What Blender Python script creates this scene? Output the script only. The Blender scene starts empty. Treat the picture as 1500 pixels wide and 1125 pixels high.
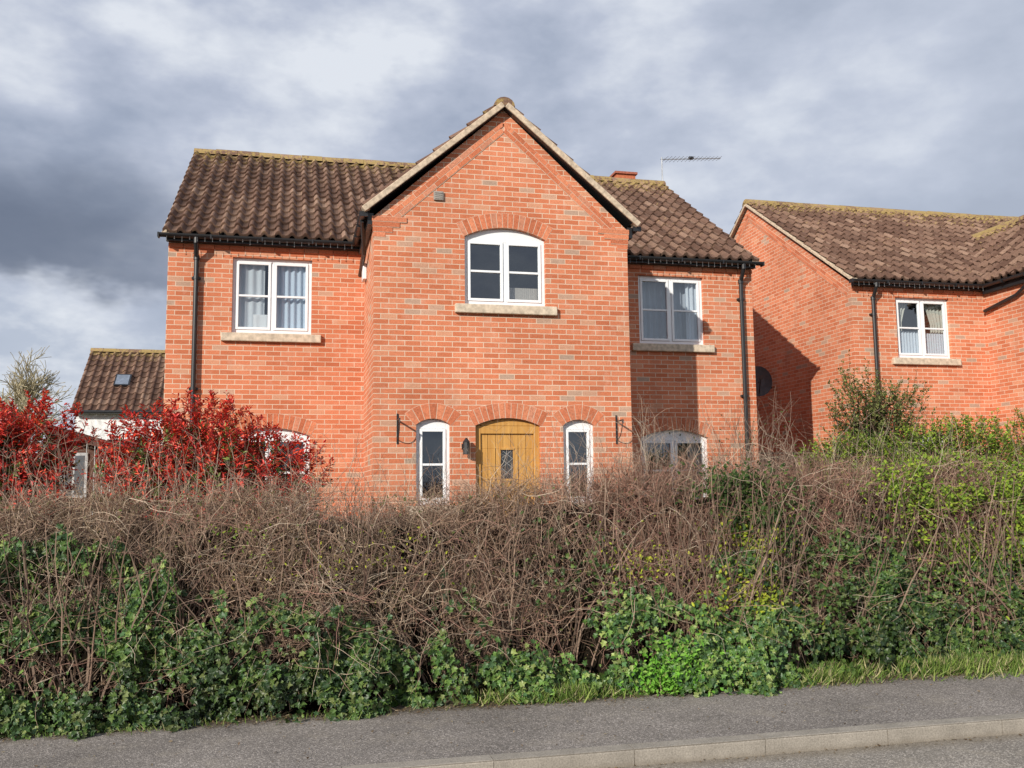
import bpy, math, numpy as np, random
from mathutils import Vector, Matrix
from mathutils.geometry import tessellate_polygon
random.seed(4); rng=np.random.default_rng(7)
scene=bpy.context.scene
# ------------------------------------------------------------------ materials
def new_mat(name):
    m=bpy.data.materials.new(name); m.use_nodes=True
    nt=m.node_tree; nt.nodes.clear()
    out=nt.nodes.new('ShaderNodeOutputMaterial')
    return m,nt,out
class NB:
    def __init__(s,nt): s.nt=nt
    def n(s,t,inp=None,**kw):
        nd=s.nt.nodes.new(t)
        for k,v in kw.items(): setattr(nd,k,v)
        if inp:
            for k,v in inp.items():
                sk=nd.inputs[k]
                if isinstance(v,bpy.types.NodeSocket): s.nt.links.new(v,sk)
                else: sk.default_value=v
        return nd
    def math(s,op,a,b=0.0,clamp=False):
        nd=s.n('ShaderNodeMath',{0:a,1:b},operation=op); nd.use_clamp=clamp; return nd.outputs[0]
    def mix(s,fac,a,b,blend='MIX'):
        nd=s.n('ShaderNodeMix',data_type='RGBA',blend_type=blend)
        for k,v in((0,fac),(6,a),(7,b)):
            if isinstance(v,bpy.types.NodeSocket): s.nt.links.new(v,nd.inputs[k])
            else: nd.inputs[k].default_value=v if k==0 else (*v[:3],1)
        return nd.outputs[2]
    def ramp(s,fac,stops,interp='LINEAR'):
        nd=s.n('ShaderNodeValToRGB',{0:fac}); cr=nd.color_ramp; cr.interpolation=interp
        while len(cr.elements)<len(stops): cr.elements.new(.5)
        for e,(p,c) in zip(cr.elements,stops):
            e.position=p; e.color=(c,c,c,1) if not hasattr(c,'__len__') else (*c[:3],1)
        return nd.outputs[0]
    def noise(s,vec,scale,detail=4,rough=.55):
        return s.n('ShaderNodeTexNoise',{'Vector':vec,'Scale':scale,'Detail':detail,'Roughness':rough}).outputs[0]
    def smooth(s,v,a,b):
        nd=s.n('ShaderNodeMapRange',{0:v,1:a,2:b,3:0.,4:1.},interpolation_type='SMOOTHSTEP'); return nd.outputs[0]
def principled(nb,out,col,rough=.8,bump=None,bs=.3,bd=.01,spec=.3,metal=0):
    p=nb.n('ShaderNodeBsdfPrincipled',{'Base Color':col if isinstance(col,bpy.types.NodeSocket) else (*col,1),'Roughness':rough,'Specular IOR Level':spec,'Metallic':metal})
    if bump is not None:
        b=nb.n('ShaderNodeBump',{'Height':bump,'Strength':bs,'Distance':bd}); nb.nt.links.new(b.outputs[0],p.inputs['Normal'])
    nb.nt.links.new(p.outputs[0],out.inputs[0]); return p
def simple(name,col,rough=.6,spec=.4,nscale=8,namp=.25,bs=.15,metal=0):
    m,nt,out=new_mat(name); nb=NB(nt)
    co=nb.n('ShaderNodeTexCoord').outputs['Object']
    n=nb.noise(co,nscale,4)
    f=nb.ramp(n,[(.3,1-namp),(.7,1+namp)])
    c=nb.mix(1.0,col,f,'MULTIPLY')
    principled(nb,out,c,rough,n if bs>.1 else None,bs,.005,spec,metal); return m
def brick_mat():
    m,nt,out=new_mat('brickwork'); nb=NB(nt)
    co=nb.n('ShaderNodeTexCoord').outputs['Object']
    sp=nb.n('ShaderNodeSeparateXYZ',{0:co})
    u=nb.math('ADD',sp.outputs[0],sp.outputs[1])
    wob=nb.noise(co,9.,1); wob=nb.math('MULTIPLY',nb.math('SUBTRACT',wob,.5),.006)
    v=nb.math('ADD',sp.outputs[2],wob)
    vec=nb.n('ShaderNodeCombineXYZ',{0:u,1:v}).outputs[0]
    bk=nb.n('ShaderNodeTexBrick',{'Vector':vec,'Color1':(0,0,0,1),'Color2':(1,1,1,1),'Mortar':(.5,.5,.5,1),'Scale':1.,'Mortar Size':.0064,'Mortar Smooth':.3,'Bias':0.,'Brick Width':.225,'Row Height':.075})
    rnd=nb.ramp(bk.outputs[0],[(0,(.50,.152,.074)),(.2,(.56,.178,.088)),(.6,(.61,.205,.105)),(.86,(.64,.235,.128)),(.94,(.61,.29,.175)),(.97,(.50,.31,.22)),(1,(.40,.28,.21))])
    fine=nb.noise(co,60,3,.7); mid=nb.noise(co,7,3); big=nb.noise(co,.8,3)
    rnd=nb.mix(1.,rnd,nb.ramp(fine,[(.25,.76),(.75,1.22)]),'MULTIPLY')
    mort=nb.mix(mid,(.58,.40,.28),(.74,.58,.45))
    c=nb.mix(bk.outputs[1],rnd,mort)
    c=nb.mix(1.,c,nb.ramp(big,[(.3,.88),(.7,1.10)]),'MULTIPLY')
    stain=nb.smooth(nb.noise(nb.n('ShaderNodeVectorMath',{0:co,1:(1.5,1.5,.35)},operation='MULTIPLY').outputs[0],2.2,4),.52,.74)
    c=nb.mix(nb.math('MULTIPLY',stain,.30),c,(.40,.21,.14))
    eff=nb.smooth(mid,.54,.74); c=nb.mix(nb.math('MULTIPLY',eff,.18),c,(.70,.50,.39))
    h=nb.math('ADD',nb.math('MULTIPLY',bk.outputs[1],-1.),nb.math('MULTIPLY',fine,.35))
    principled(nb,out,c,.92,h,.35,.005,.15); return m
def attr_mat(name,rough=.7,spec=.3,transl=0.,bump=0.,nscale=0,namp=.2):
    m,nt,out=new_mat(name); nb=NB(nt)
    c=nb.n('ShaderNodeAttribute',attribute_name='Col').outputs[0]; n=None
    if nscale:
        co=nb.n('ShaderNodeTexCoord').outputs['Object']; n=nb.noise(co,nscale,2)
        c=nb.mix(1.,c,nb.ramp(n,[(.3,1-namp),(.7,1+namp)]),'MULTIPLY')
    p=principled(nb,out,c,rough,n if bump else None,bump,.004,spec)
    if transl:
        t=nb.n('ShaderNodeBsdfTranslucent',{'Color':c}); mx=nb.n('ShaderNodeMixShader',{0:transl,1:p.outputs[0],2:t.outputs[0]})
        nt.links.new(mx.outputs[0],out.inputs[0])
    return m
def tile_mat():
    m,nt,out=new_mat('pantile'); nb=NB(nt)
    a=nb.n('ShaderNodeAttribute',attribute_name='Col').outputs[0]
    sp=nb.n('ShaderNodeSeparateColor',{0:a})
    co=nb.n('ShaderNodeTexCoord').outputs['Object']
    c=nb.ramp(sp.outputs[0],[(0,(.105,.057,.040)),(.5,(.165,.095,.068)),(.85,(.215,.130,.092)),(1,(.28,.18,.13))])
    f=nb.noise(co,35,4,.7); c=nb.mix(1.,c,nb.ramp(f,[(.3,.7),(.7,1.35)]),'MULTIPLY')
    b=nb.noise(co,1.3,3); c=nb.mix(1.,c,nb.ramp(b,[(.3,.85),(.7,1.15)]),'MULTIPLY')
    c=nb.mix(nb.math('MULTIPLY',sp.outputs[2],.65),c,(.025,.018,.014))  # blue channel: shade between tiles painted into the colour
    l1=nb.noise(co,14,5,.7)
    th=nb.math('MULTIPLY',nb.math('POWER',sp.outputs[1],7.0),.24)
    l=nb.smooth(nb.math('ADD',nb.math('ADD',l1,th),nb.math('MULTIPLY',nb.math('SUBTRACT',b,.5),.3)),.64,.74)
    c=nb.mix(nb.math('MULTIPLY',l,.75),c,(.38,.28,.10))
    principled(nb,out,c,.9,f,.4,.006,.2); return m
BR=brick_mat(); TILE=tile_mat()
BR1=attr_mat('brick_unit',.9,.15,0,.4,45,.22)
WHT=simple('white_upvc',(.84,.85,.86),.35,.5,3,.04,.02)
STONE=simple('sill_stone',(.57,.47,.36),.9,.2,14,.28,.4)
MORT=simple('verge_mortar',(.54,.43,.32),.95,.1,18,.3,.6)
BMORT=simple('brick_mortar',(.60,.43,.32),.95,.1,18,.15,.3)
BLK=simple('black_plastic',(.018,.018,.02),.4,.5,5,.15,.02)
def oak():
    m,nt,out=new_mat('oak'); nb=NB(nt)
    co=nb.n('ShaderNodeTexCoord').outputs['Object']
    v=nb.n('ShaderNodeVectorMath',{0:co,1:(26,26,1.6)},operation='MULTIPLY').outputs[0]
    n=nb.noise(v,1.,6,.6); c=nb.ramp(n,[(.3,(.46,.22,.05)),(.7,(.66,.36,.10))])
    principled(nb,out,c,.5,n,.15,.003,.4); return m
OAK=oak()
def glass():
    m,nt,out=new_mat('window_glass'); nb=NB(nt)
    fc=nb.n('ShaderNodeLayerWeight',{0:.5}).outputs['Facing']
    f=nb.math('ADD',nb.math('MULTIPLY',nb.math('POWER',fc,3.),.8),.13,True)
    co=nb.n('ShaderNodeTexCoord').outputs['Object']
    bmp=nb.n('ShaderNodeBump',{'Height':nb.noise(co,1.5,1),'Strength':.06,'Distance':.05})
    g=nb.n('ShaderNodeBsdfGlossy',{'Color':(.85,.92,1,1),'Roughness':.015,'Normal':bmp.outputs[0]})
    t=nb.n('ShaderNodeBsdfTransparent',{'Color':(.86,.90,.92,1)})
    mx=nb.n('ShaderNodeMixShader',{0:f,1:t.outputs[0],2:g.outputs[0]}); nt.links.new(mx.outputs[0],out.inputs[0]); return m
GLASS=glass()
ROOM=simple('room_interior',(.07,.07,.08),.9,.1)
CURT=attr_mat('curtain_fabric',.9,.1,.2)
CHROME=simple('galvanised_metal',(.42,.43,.45),.4,.5,10,.2,.05,.7)
# ------------------------------------------------------------------ mesh builder
def fastmesh(name,verts,faces_flat,counts,cols=None,mats=(),smooth=False,mi=None):
    me=bpy.data.meshes.new(name)
    verts=np.asarray(verts,np.float32); n=len(verts)
    me.vertices.add(n); me.vertices.foreach_set('co',verts.ravel())
    ff=np.asarray(faces_flat,np.int32); me.loops.add(len(ff)); me.loops.foreach_set('vertex_index',ff)
    cn=np.asarray(counts,np.int32); st=np.concatenate([[0],np.cumsum(cn)[:-1]]).astype(np.int32)
    me.polygons.add(len(cn)); me.polygons.foreach_set('loop_start',st)
    try: me.polygons.foreach_set('loop_total',cn)
    except Exception: pass
    if mi is not None: me.polygons.foreach_set('material_index',np.asarray(mi,np.int32))
    me.polygons.foreach_set('use_smooth',np.full(len(cn),bool(smooth)))
    if cols is not None:
        at=me.color_attributes.new('Col','FLOAT_COLOR','POINT')
        c=np.ones((n,4),np.float32); c[:,:3]=cols; at.data.foreach_set('color',c.ravel())
    for m in mats: me.materials.append(m)
    me.update(calc_edges=True); me.validate()
    ob=bpy.data.objects.new(name,me); scene.collection.objects.link(ob); return ob
class MB:
    def __init__(s): s.v=[];s.f=[];s.c=[]
    def add(s,vs,fs,col=(1,1,1)):
        b=len(s.v); s.v+= [tuple(p) for p in vs]; s.c+=[col]*len(vs); s.f+=[tuple(i+b for i in f) for f in fs]
    def box(s,x0,x1,y0,y1,z0,z1,col=(1,1,1)):
        s.add([(x0,y0,z0),(x1,y0,z0),(x1,y1,z0),(x0,y1,z0),(x0,y0,z1),(x1,y0,z1),(x1,y1,z1),(x0,y1,z1)],
              [(0,3,2,1),(4,5,6,7),(0,1,5,4),(1,2,6,5),(2,3,7,6),(3,0,4,7)],col)
    def obox(s,o,a,b,c,col=(1,1,1)):
        o,a,b,c=map(Vector,(o,a,b,c))
        vs=[o,o+a,o+a+b,o+b,o+c,o+a+c,o+a+b+c,o+b+c]
        s.add(vs,[(0,3,2,1),(4,5,6,7),(0,1,5,4),(1,2,6,5),(2,3,7,6),(3,0,4,7)],col)
    def poly(s,pts,col=(1,1,1)): s.add(pts,[tuple(range(len(pts)))],col)
    def prism(s,pts,d,col=(1,1,1)):
        n=len(pts); d=Vector(d); p=[Vector(q) for q in pts]; q=[x+d for x in p]
        s.add(p+q,[tuple(range(n))[::-1],tuple(range(n,2*n))]+[(i,(i+1)%n,n+(i+1)%n,n+i) for i in range(n)],col)
    def cyl(s,p0,p1,r,n=10,col=(1,1,1),r1=None):
        p0,p1=Vector(p0),Vector(p1); t=(p1-p0).normalized(); r1=r if r1 is None else r1
        a=t.cross(Vector((0,0,1)) if abs(t.z)<.9 else Vector((1,0,0))).normalized(); b=t.cross(a)
        vs=[p0+r*(math.cos(6.2832*i/n)*a+math.sin(6.2832*i/n)*b) for i in range(n)]+[p1+r1*(math.cos(6.2832*i/n)*a+math.sin(6.2832*i/n)*b) for i in range(n)]
        s.add(vs,[(i,(i+1)%n,n+(i+1)%n,n+i) for i in range(n)]+[tuple(range(n)),tuple(range(n,2*n))],col)
    def obj(s,name,mat,parent=None,bevel=0,smooth=False):
        fl=[i for f in s.f for i in f]; ob=fastmesh(name,s.v,fl,[len(f) for f in s.f],s.c,[mat],smooth)
        if parent: ob.parent=parent
        if bevel:
            m=ob.modifiers.new('b','BEVEL'); m.width=bevel; m.segments=2; m.limit_method='ANGLE'
        return ob
def empty(name):
    e=bpy.data.objects.new(name,None); scene.collection.objects.link(e); e.empty_display_size=.1; return e
def wall(mb,outer,holes,to3d,back):
    polys=[[Vector((p[0],p[1],0)) for p in outer]]+[[Vector((p[0],p[1],0)) for p in h] for h in holes]
    tr=tessellate_polygon(polys); flat=[p for q in polys for p in q]
    mb.add([to3d(p.x,p.y) for p in flat],[tuple(t) for t in tr])
    back=Vector(back)
    for h in holes:
        n=len(h)
        for i in range(n):
            a=Vector(to3d(*h[i])); b=Vector(to3d(*h[(i+1)%n])); mb.poly([a,b,b+back,a+back])
def arch_pts(x0,x1,zs,rise,n=10):
    w=(x1-x0)/2; R=(w*w+rise*rise)/(2*rise); cx=(x0+x1)/2; cz=zs+rise-R; a=math.asin(w/R)
    return [(cx+R*math.sin(t),cz+R*math.cos(t)) for t in np.linspace(-a,a,n)],(cx,cz,R,a)
def opening(x0,x1,z0,zs,rise):
    if rise<=0: return [(x0,z0),(x1,z0),(x1,zs),(x0,zs)]
    p,_=arch_pts(x0,x1,zs,rise); return [(x0,z0),(x1,z0)]+p[::-1]
def bcol():
    b=random.choice([(.53,.165,.083),(.58,.19,.098),(.50,.155,.078),(.62,.225,.12),(.58,.205,.112),(.55,.23,.14)]); k=random.uniform(.90,1.06)
    return tuple(x*k for x in b)
def voussoirs(mb,mm,x0,x1,zs,rise,y,h=.215):
    _,(cx,cz,R,a)=arch_pts(x0,x1,zs,rise)
    n=max(5,round(2*a*R/.078)|1); a2=a*1.0+.02/R
    st=2*a2/n
    pts=[(cx+R*math.sin(t),y-.0015,cz+R*math.cos(t)) for t in np.linspace(-a2,a2,13)]+[(cx+(R+h+.004)*math.sin(t),y-.0015,cz+(R+h+.004)*math.cos(t)) for t in np.linspace(a2,-a2,13)]
    mm.prism(pts,(0,.02,0))
    for i in range(n):
        t0=-a2+i*st; g=.0055
        t=[t0+g/R,t0+st-g/R,t0+st-g/(R+h),t0+g/(R+h)]; rr=[R+.002,R+.002,R+h,R+h]
        mb.prism([(cx+r*math.sin(q),y-.003,cz+r*math.cos(q)) for q,r in zip(t,rr)],(0,.05,0),bcol())
def win(F,G,Rm,x0,x1,z0,zs,y,rise=0,cols=2,bar=True):
    yf=y+.065; yb=yf+.06; o=.052
    F.box(x0,x0+o,yf,yb,z0,zs);F.box(x1-o,x1,yf,yb,z0,zs)
    F.box(x0+o,x1-o,yf,yb,z0,z0+o+.01);F.box(x0+o,x1-o,yf,yb,zs-o,zs)
    if rise>0:
        p,_=arch_pts(x0,x1,zs,rise); F.prism([(a,yf+.004,b) for a,b in p],(0,.05,0))
    w=(x1-x0-2*o)/cols
    for i in range(cols):
        a=x0+o+i*w; b=a+w; zz0=z0+o+.01; zz1=zs-o
        if i>0: F.box(a-.022,a+.022,yf+.002,yb-.002,zz0,zz1)
        s=.042; e=.0 if i==0 else .022; e2=0 if i==cols-1 else .022
        a+=e;b-=e2; q0=yf-.014; q1=yb-.02
        F.box(a+.003,a+s,q0,q1,zz0+.003,zz1-.003);F.box(b-s,b-.003,q0,q1,zz0+.003,zz1-.003)
        F.box(a+s,b-s,q0,q1,zz0+.003,zz0+s);F.box(a+s,b-s,q0,q1,zz1-s,zz1-.003)
        if bar: zm=(zz0+zz1)/2; F.box(a+s,b-s,q0+.006,q1-.004,zm-.016,zm+.016)
        G.poly([(a+s,yf+.016,zz0+s),(b-s,yf+.016,zz0+s),(b-s,yf+.016,zz1-s),(a+s,yf+.016,zz1-s)])
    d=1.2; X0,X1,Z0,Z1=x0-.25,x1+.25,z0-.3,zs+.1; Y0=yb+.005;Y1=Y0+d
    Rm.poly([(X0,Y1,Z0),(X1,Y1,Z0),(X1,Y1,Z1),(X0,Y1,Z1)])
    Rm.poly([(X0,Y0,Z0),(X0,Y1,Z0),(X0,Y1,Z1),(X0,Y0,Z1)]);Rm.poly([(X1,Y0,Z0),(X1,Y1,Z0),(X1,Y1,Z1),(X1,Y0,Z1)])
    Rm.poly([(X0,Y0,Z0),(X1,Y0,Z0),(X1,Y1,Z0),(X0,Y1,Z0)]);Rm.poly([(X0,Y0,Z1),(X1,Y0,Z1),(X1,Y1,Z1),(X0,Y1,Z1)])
def curtain(C,x0,x1,z0,z1,y,amp=.025,wl=.1,gather=0,col=(.66,.70,.76)):
    n=max(8,int((x1-x0)/.012)); vs=[];fs=[]
    for i in range(n+1):
        u=i/n
        for k in range(6):
            w=k/5; x=x0+(x1-x0)*u
            if gather: x=x0+(x-x0)*(1-gather*math.sin(math.pi*w)) if gather>0 else x1-(x1-x)*(1+gather*math.sin(math.pi*w))
            vs.append((x,y+amp*math.sin(u*(x1-x0)/wl*6.28+.4*w+1.3*math.sin(u*5)),z0+(z1-z0)*w))
    for i in range(n):
        for k in range(5): a=i*6+k; fs.append((a,a+1,a+7,a+6))
    C.add(vs,fs,col)
def pantiles(name,O,U,V,Lu,Lv,parent,tw=.205,g=.33,clip=None):
    O,U,V=Vector(O),Vector(U).normalized(),Vector(V).normalized(); N=U.cross(V).normalized()
    if N.z<0: N=-N
    nu=round(Lu/tw); tw=Lu/nu; nv=round(Lv/g); g=Lv/nv
    def prof(s): return .052*math.sin(math.pi*s/.5) if s<.5 else -.020*math.sin(math.pi*(s-.5)/.5)
    S=[0,.07,.15,.25,.35,.43,.5,.6,.75,.9,1.0]
    vs=[];fs=[];cs=[]
    for j in range(nv):
        for i in range(nu):
            if clip and not clip((i+.5)*tw,(j+.5)*g): continue
            r=random.random(); dz=random.uniform(-.005,.008); du=random.uniform(-.005,.005); dv=random.uniform(-.018,.018); tl=random.uniform(-.012,.012)
            b=len(vs); hf=(j+.5)/nv
            for (vv,hh,bb) in((j*g+dv,.0,0),(j*g+dv,.042,0),((j+1)*g+.05,.002,1)):
                for s in S:
                    p=O+U*(i*tw+s*tw+du)+V*vv+N*(hh+prof(s)+dz*(1-bb)+tl*(s-.5)*(1-bb)-(0 if hh else .018))
                    vs.append(tuple(p)); cs.append((r,hf,(.9 if s>.52 and s<.98 else .12)*(.35+.65*bb) if hh else .9))  # third value paints shade into tile hollows, nose undersides and overlaps
            n=len(S)
            for k in range(2):
                for q in range(n-1): a=b+k*n+q; fs.append((a,a+1,a+n+1,a+n))
    ob=fastmesh(name,vs,[i for f in fs for i in f],[4]*len(fs),cs,[TILE],False); ob.parent=parent
    mb=MB(); o=O-N*.035; mb.obox(o+V*.05,U*Lu,V*(Lv-.05),-N*.02); mb.obj(name+'_felt',BLK,parent)
    return ob
def ridge(mb,p0,p1,r=.15,seg=.42):
    p0,p1=Vector(p0),Vector(p1); L=(p1-p0).length; n=round(L/seg); t=(p1-p0)/n; d=t.normalized(); side=d.cross(Vector((0,0,1)))
    for i in range(n):
        a=p0+t*i; b=a+t*.988; rr=r*random.uniform(.97,1.04); c=(random.uniform(.6,1),random.uniform(.95,1.03),0); up=random.uniform(-.006,.008)
        vs=[]
        for q in(a,b):
            for j in range(9):
                an=math.pi*(j/8); vs.append(q+side*(rr*math.cos(an))+Vector((0,0,rr*math.sin(an)*.9-.08+up)))
        fs=[(j,j+1,j+10,j+9) for j in range(8)]+[tuple(range(9)),tuple(range(9,18))]
        mb.add(vs,fs,c)
# ------------------------------------------------------------------ house
ZG=.30; ZE=5.56; YF=14.70; YG=12.88; XL=-1.88; XR=7.86; GL=1.085; GR=4.86; YR=18.64; ZR=8.30; YB=22.58
MAINS=(ZR-ZE)/(YR-(YF-.17))
def brick_house(name,ox,oy,kind):
    E=empty(name)
    T=lambda y:(lambda x,z:(x+ox,y+oy,z))
    W=MB();F=MB();G=MB();R=MB();C=MB();S=MB();V=MB();M=MB();K=MB();VM=MB()
    X=lambda x:x+ox; Y=lambda y:y+oy
    zt=ZE-.02
    def addw(x0,x1,z0,zs,y,rise,cols=2,sill=True,bar=True,vous=True):
        win(F,G,R,X(x0),X(x1),z0,zs,Y(y),rise,cols,bar)
        if sill: S.box(X(x0-.15),X(x1+.15),Y(y)-.07,Y(y)+.07,z0-.135,z0-.004)
        if rise>0 and vous: voussoirs(V,VM,X(x0),X(x1),zs,rise,Y(y))
        return opening(x0,x1,z0-.003,zs,rise)
    h=[addw(-.93,.27,4.10,5.29,YF,0), addw(-.93,.27,1.38,2.52,YF,.12)]
    wall(W,[(XL,ZG),(GL,ZG),(GL,zt),(XL,zt)],h,T(YF),(0,.12,0))
    h=[addw(5.73,6.93,4.10,5.29,YF,0), addw(5.70,6.93,1.38,2.50,YF,.13)]
    wall(W,[(GR,ZG),(XR,ZG),(XR,zt),(GR,zt)],h,T(YF),(0,.12,0))
    ga=(GL+GR)/2; gap=7.24
    h=[addw(2.38,3.585,4.30,5.30,YG,.15),addw(1.68,2.16,1.45,2.57,YG,.085,1),addw(3.81,4.28,1.45,2.57,YG,.085,1)]
    h.append(opening(2.52,3.47,ZG,2.56,.11)); voussoirs(V,VM,X(2.52),X(3.47),2.56,.11,Y(YG))
    wall(W,[(GL,ZG),(GR,ZG),(GR,5.52),(ga,gap),(GL,5.52)],h,T(YG),(0,.12,0))
    for x in(GL,GR): W.poly([(X(x),Y(YG),ZG),(X(x),Y(YF),ZG),(X(x),Y(YF),5.56),(X(x),Y(YG),5.52)])
    for x in(XL,XR):
        W.poly([(X(x),Y(YF),ZG),(X(x),Y(YB),ZG),(X(x),Y(YB),zt-.03),(X(x),Y(YR),ZR-.1),(X(x),Y(YF),zt)])
    W.poly([(X(XL),Y(YB),ZG),(X(XR),Y(YB),ZG),(X(XR),Y(YB),zt),(X(XL),Y(YB),zt)])
    W.obj('walls',BR,E)
    def band(p0,p1,nrm,rows=2,off=.0,thick=.010):
        p0,p1=Vector(p0),Vector(p1); d=(p1-p0); L=d.length; d.normalize(); nrm=Vector(nrm); dn=nrm.cross(d).normalized()
        if dn.z>0: dn=-dn
        tn=abs(dn.x+dn.y)/abs(d.x+d.y)
        VM.obox(p0+dn*off-nrm*.02,d*(L-(off+rows*.075)*tn),dn*(rows*.075+.004),nrm*(.02+thick-.003))
        for r in range(rows):
            s=-.112*(r%2); Lr=L-(off+r*.075+.04)*tn
            while s<Lr:
                a=max(s,0)+.004; b=min(s+.225,Lr)-.005
                if b-a>.03: V.obox(p0+d*a+dn*(off+r*.075+.005)-nrm*.02,d*(b-a),dn*.065,nrm*(.02+thick),bcol())
                s+=.225
    yb=Y(YG)
    band((X(GL-.02),yb,5.50),(X(ga),yb,gap-.02),(0,-1,0),2,.10)
    band((X(GR+.02),yb,5.50),(X(ga),yb,gap-.02),(0,-1,0),2,.10)
    for x,s in((GL,1),(GR,-1)):
        for k in range(4):
            w=.16+.10*k; z0=5.22+k*.075
            xa,xb=sorted((x-s*.008*(k+1),x+s*w)); V.box(X(xa),X(xb),Y(YG)-.004*(k+1),Y(YG)+.05,z0+.004,z0+.071,bcol())
            VM.box(X(xa)+.003,X(xb)-.003,Y(YG)-.004*(k+1)+.002,Y(YG)+.04,z0-.004,z0+.075)
    for x,n in((XL,(-1,0,0)),(XR,(1,0,0))):
        band((X(x),Y(YF)+.02,zt-.05),(X(x),Y(YR),ZR-.13),n,2,.08)
        band((X(x),Y(YB)-.02,zt-.05),(X(x),Y(YR),ZR-.13),n,2,.08)
    V.obj('brick_arches_and_bands',BR1,E); VM.obj('arch_mortar',BMORT,E)
    D=MB()
    for a,b in((XL,GL-.03),(GR+.03,XR)):
        x=a
        while x<b-.03: D.box(X(x)+.003,X(min(x+.22,b)),Y(YF)-.03,Y(YF)+.01,ZE-.165,ZE-.10,bcol()); x+=.225
    D.obj('eaves_brick_course',BR1,E,.003)
    F.obj('window_frames',WHT,E,.004); G.obj('window_glass',GLASS,E); R.obj('rooms',ROOM,E); S.obj('stone_sills',STONE,E,.012)
    yc=Y(YF)+.155; yg=Y(YG)+.16
    if kind==0:
        curtain(C,X(-.90),X(-.45),4.1,5.3,yc,.012,.10,0,(.66,.69,.72)); curtain(C,X(-.40),X(.25),4.1,5.3,yc,.018,.085,0,(.62,.70,.80))
        curtain(C,X(-.62),X(-.40),4.14,4.42,yc-.02,.003,.1,0,(.8,.8,.8))
        curtain(C,X(6.66),X(6.92),4.1,5.3,yc,.02,.08); curtain(C,X(5.75),X(6.9),4.1,5.3,yc+.12,.02,.11,0,(.40,.43,.48))
        curtain(C,X(3.0),X(3.5),4.3,4.60,yg,.006,.03,0,(.5,.45,.4))
        curtain(C,X(6.60),X(6.9),1.5,2.5,yc,.02,.09,0,(.4,.42,.45))
    else:
        curtain(C,X(-.90),X(-.30),4.1,4.65,yc,.012,.06);curtain(C,X(-.90),X(-.5),4.1,5.3,yc+.04,.02,.08,.5,(.6,.58,.5)); curtain(C,X(-.2),X(.25),4.1,5.3,yc+.05,.02,.09,-.4,(.62,.6,.52)); curtain(C,X(-.3),X(.25),4.1,4.62,yc,.012,.05)
    C.obj('curtains',CURT,E,0,True)
    ye=YF-.17; slope=Vector((0,YR-ye,ZR-ZE)); Ls=slope.length
    def clipf(u,v):
        x=XL-.07+u; t=v/Ls; z=ZE+(ZR-ZE)*t
        zz=7.28-.88*abs(x-ga)
        return not (zz>z+.12 and GL-.15<x<GR+.15)
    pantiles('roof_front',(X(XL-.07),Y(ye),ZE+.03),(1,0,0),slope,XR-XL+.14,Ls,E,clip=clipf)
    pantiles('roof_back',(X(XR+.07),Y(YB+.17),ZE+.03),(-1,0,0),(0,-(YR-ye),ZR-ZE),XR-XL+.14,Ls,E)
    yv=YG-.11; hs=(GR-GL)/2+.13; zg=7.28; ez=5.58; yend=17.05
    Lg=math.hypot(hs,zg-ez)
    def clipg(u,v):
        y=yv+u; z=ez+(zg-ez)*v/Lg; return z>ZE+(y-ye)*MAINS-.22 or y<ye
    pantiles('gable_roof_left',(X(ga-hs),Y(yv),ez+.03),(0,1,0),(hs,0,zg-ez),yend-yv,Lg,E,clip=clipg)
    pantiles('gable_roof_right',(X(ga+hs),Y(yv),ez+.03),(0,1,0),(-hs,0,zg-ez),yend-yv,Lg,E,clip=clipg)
    RD=MB(); ridge(RD,(X(XL-.07),Y(YR),ZR+.06),(X(XR+.07),Y(YR),ZR+.06)); ridge(RD,(X(ga),Y(yv),zg+.06),(X(ga),Y(17.1),zg+.06))
    RD.obj('ridge_tiles',TILE,E)
    for s in(-1,1):
        d=Vector((-s*hs,0,zg-ez)); L=d.length; d.normalize(); n=Vector((s*d.z,0,abs(d.x))).normalized()
        M.obox(Vector((X(ga+s*hs),Y(yv)-.025,ez-.035)),d*L,n*.085,Vector((0,.15,0)))
    for x0,x1 in((XL-.085,XL+.04),(XR-.04,XR+.085)):
        for sgn in(1,-1):
            y0=ye if sgn==1 else YB+.17
            d=Vector((0,sgn*(YR-ye),ZR-ZE)); L=d.length; d.normalize(); n=Vector((0,-sgn*d.z,abs(d.y)))
            M.obox(Vector((X(x0),Y(y0),ZE-.045)),Vector((x1-x0,0,0)),d*L,n*.055)
    M.obj('verge_mortar',MORT,E,.008)
    def gut(p0,p1,r=.058):
        p0,p1=Vector(p0),Vector(p1); d=(p1-p0).normalized(); side=d.cross(Vector((0,0,1)))
        vs=[]
        for q in(p0,p1):
            for rr in(r,r-.006):
                for j in range(9):
                    an=math.pi+math.pi*j/8; vs.append(q+side*(rr*math.cos(an))+Vector((0,0,rr*math.sin(an))))
        fs=[(j,j+1,j+19,j+18) for j in range(8)]+[(9+j,10+j,28+j,27+j) for j in range(8)]+[(0,9,27,18),(8,17,35,26)]+[tuple(range(9)),tuple(range(18,27))]
        K.add(vs,fs)
        L=(p1-p0).length; k=int(L/.8)+1
        for i in range(k+1):
            q=p0+d*(L*i/k); K.obox(q-d*.012-Vector((0,0,.066))-side*.06,d*.024,side*.12,Vector((0,0,.07)))
    zg2=ZE
    gut((X(XL-.12),Y(YF)-.19,zg2),(X(GL-.06),Y(YF)-.19,zg2)); gut((X(GR+.06),Y(YF)-.19,zg2),(X(XR+.12),Y(YF)-.19,zg2))
    gut((X(GL-.15),Y(YG)-.05,zg2),(X(GL-.15),Y(YF)-.15,zg2)); gut((X(GR+.15),Y(YG)-.05,zg2),(X(GR+.15),Y(YF)-.15,zg2))
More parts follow.
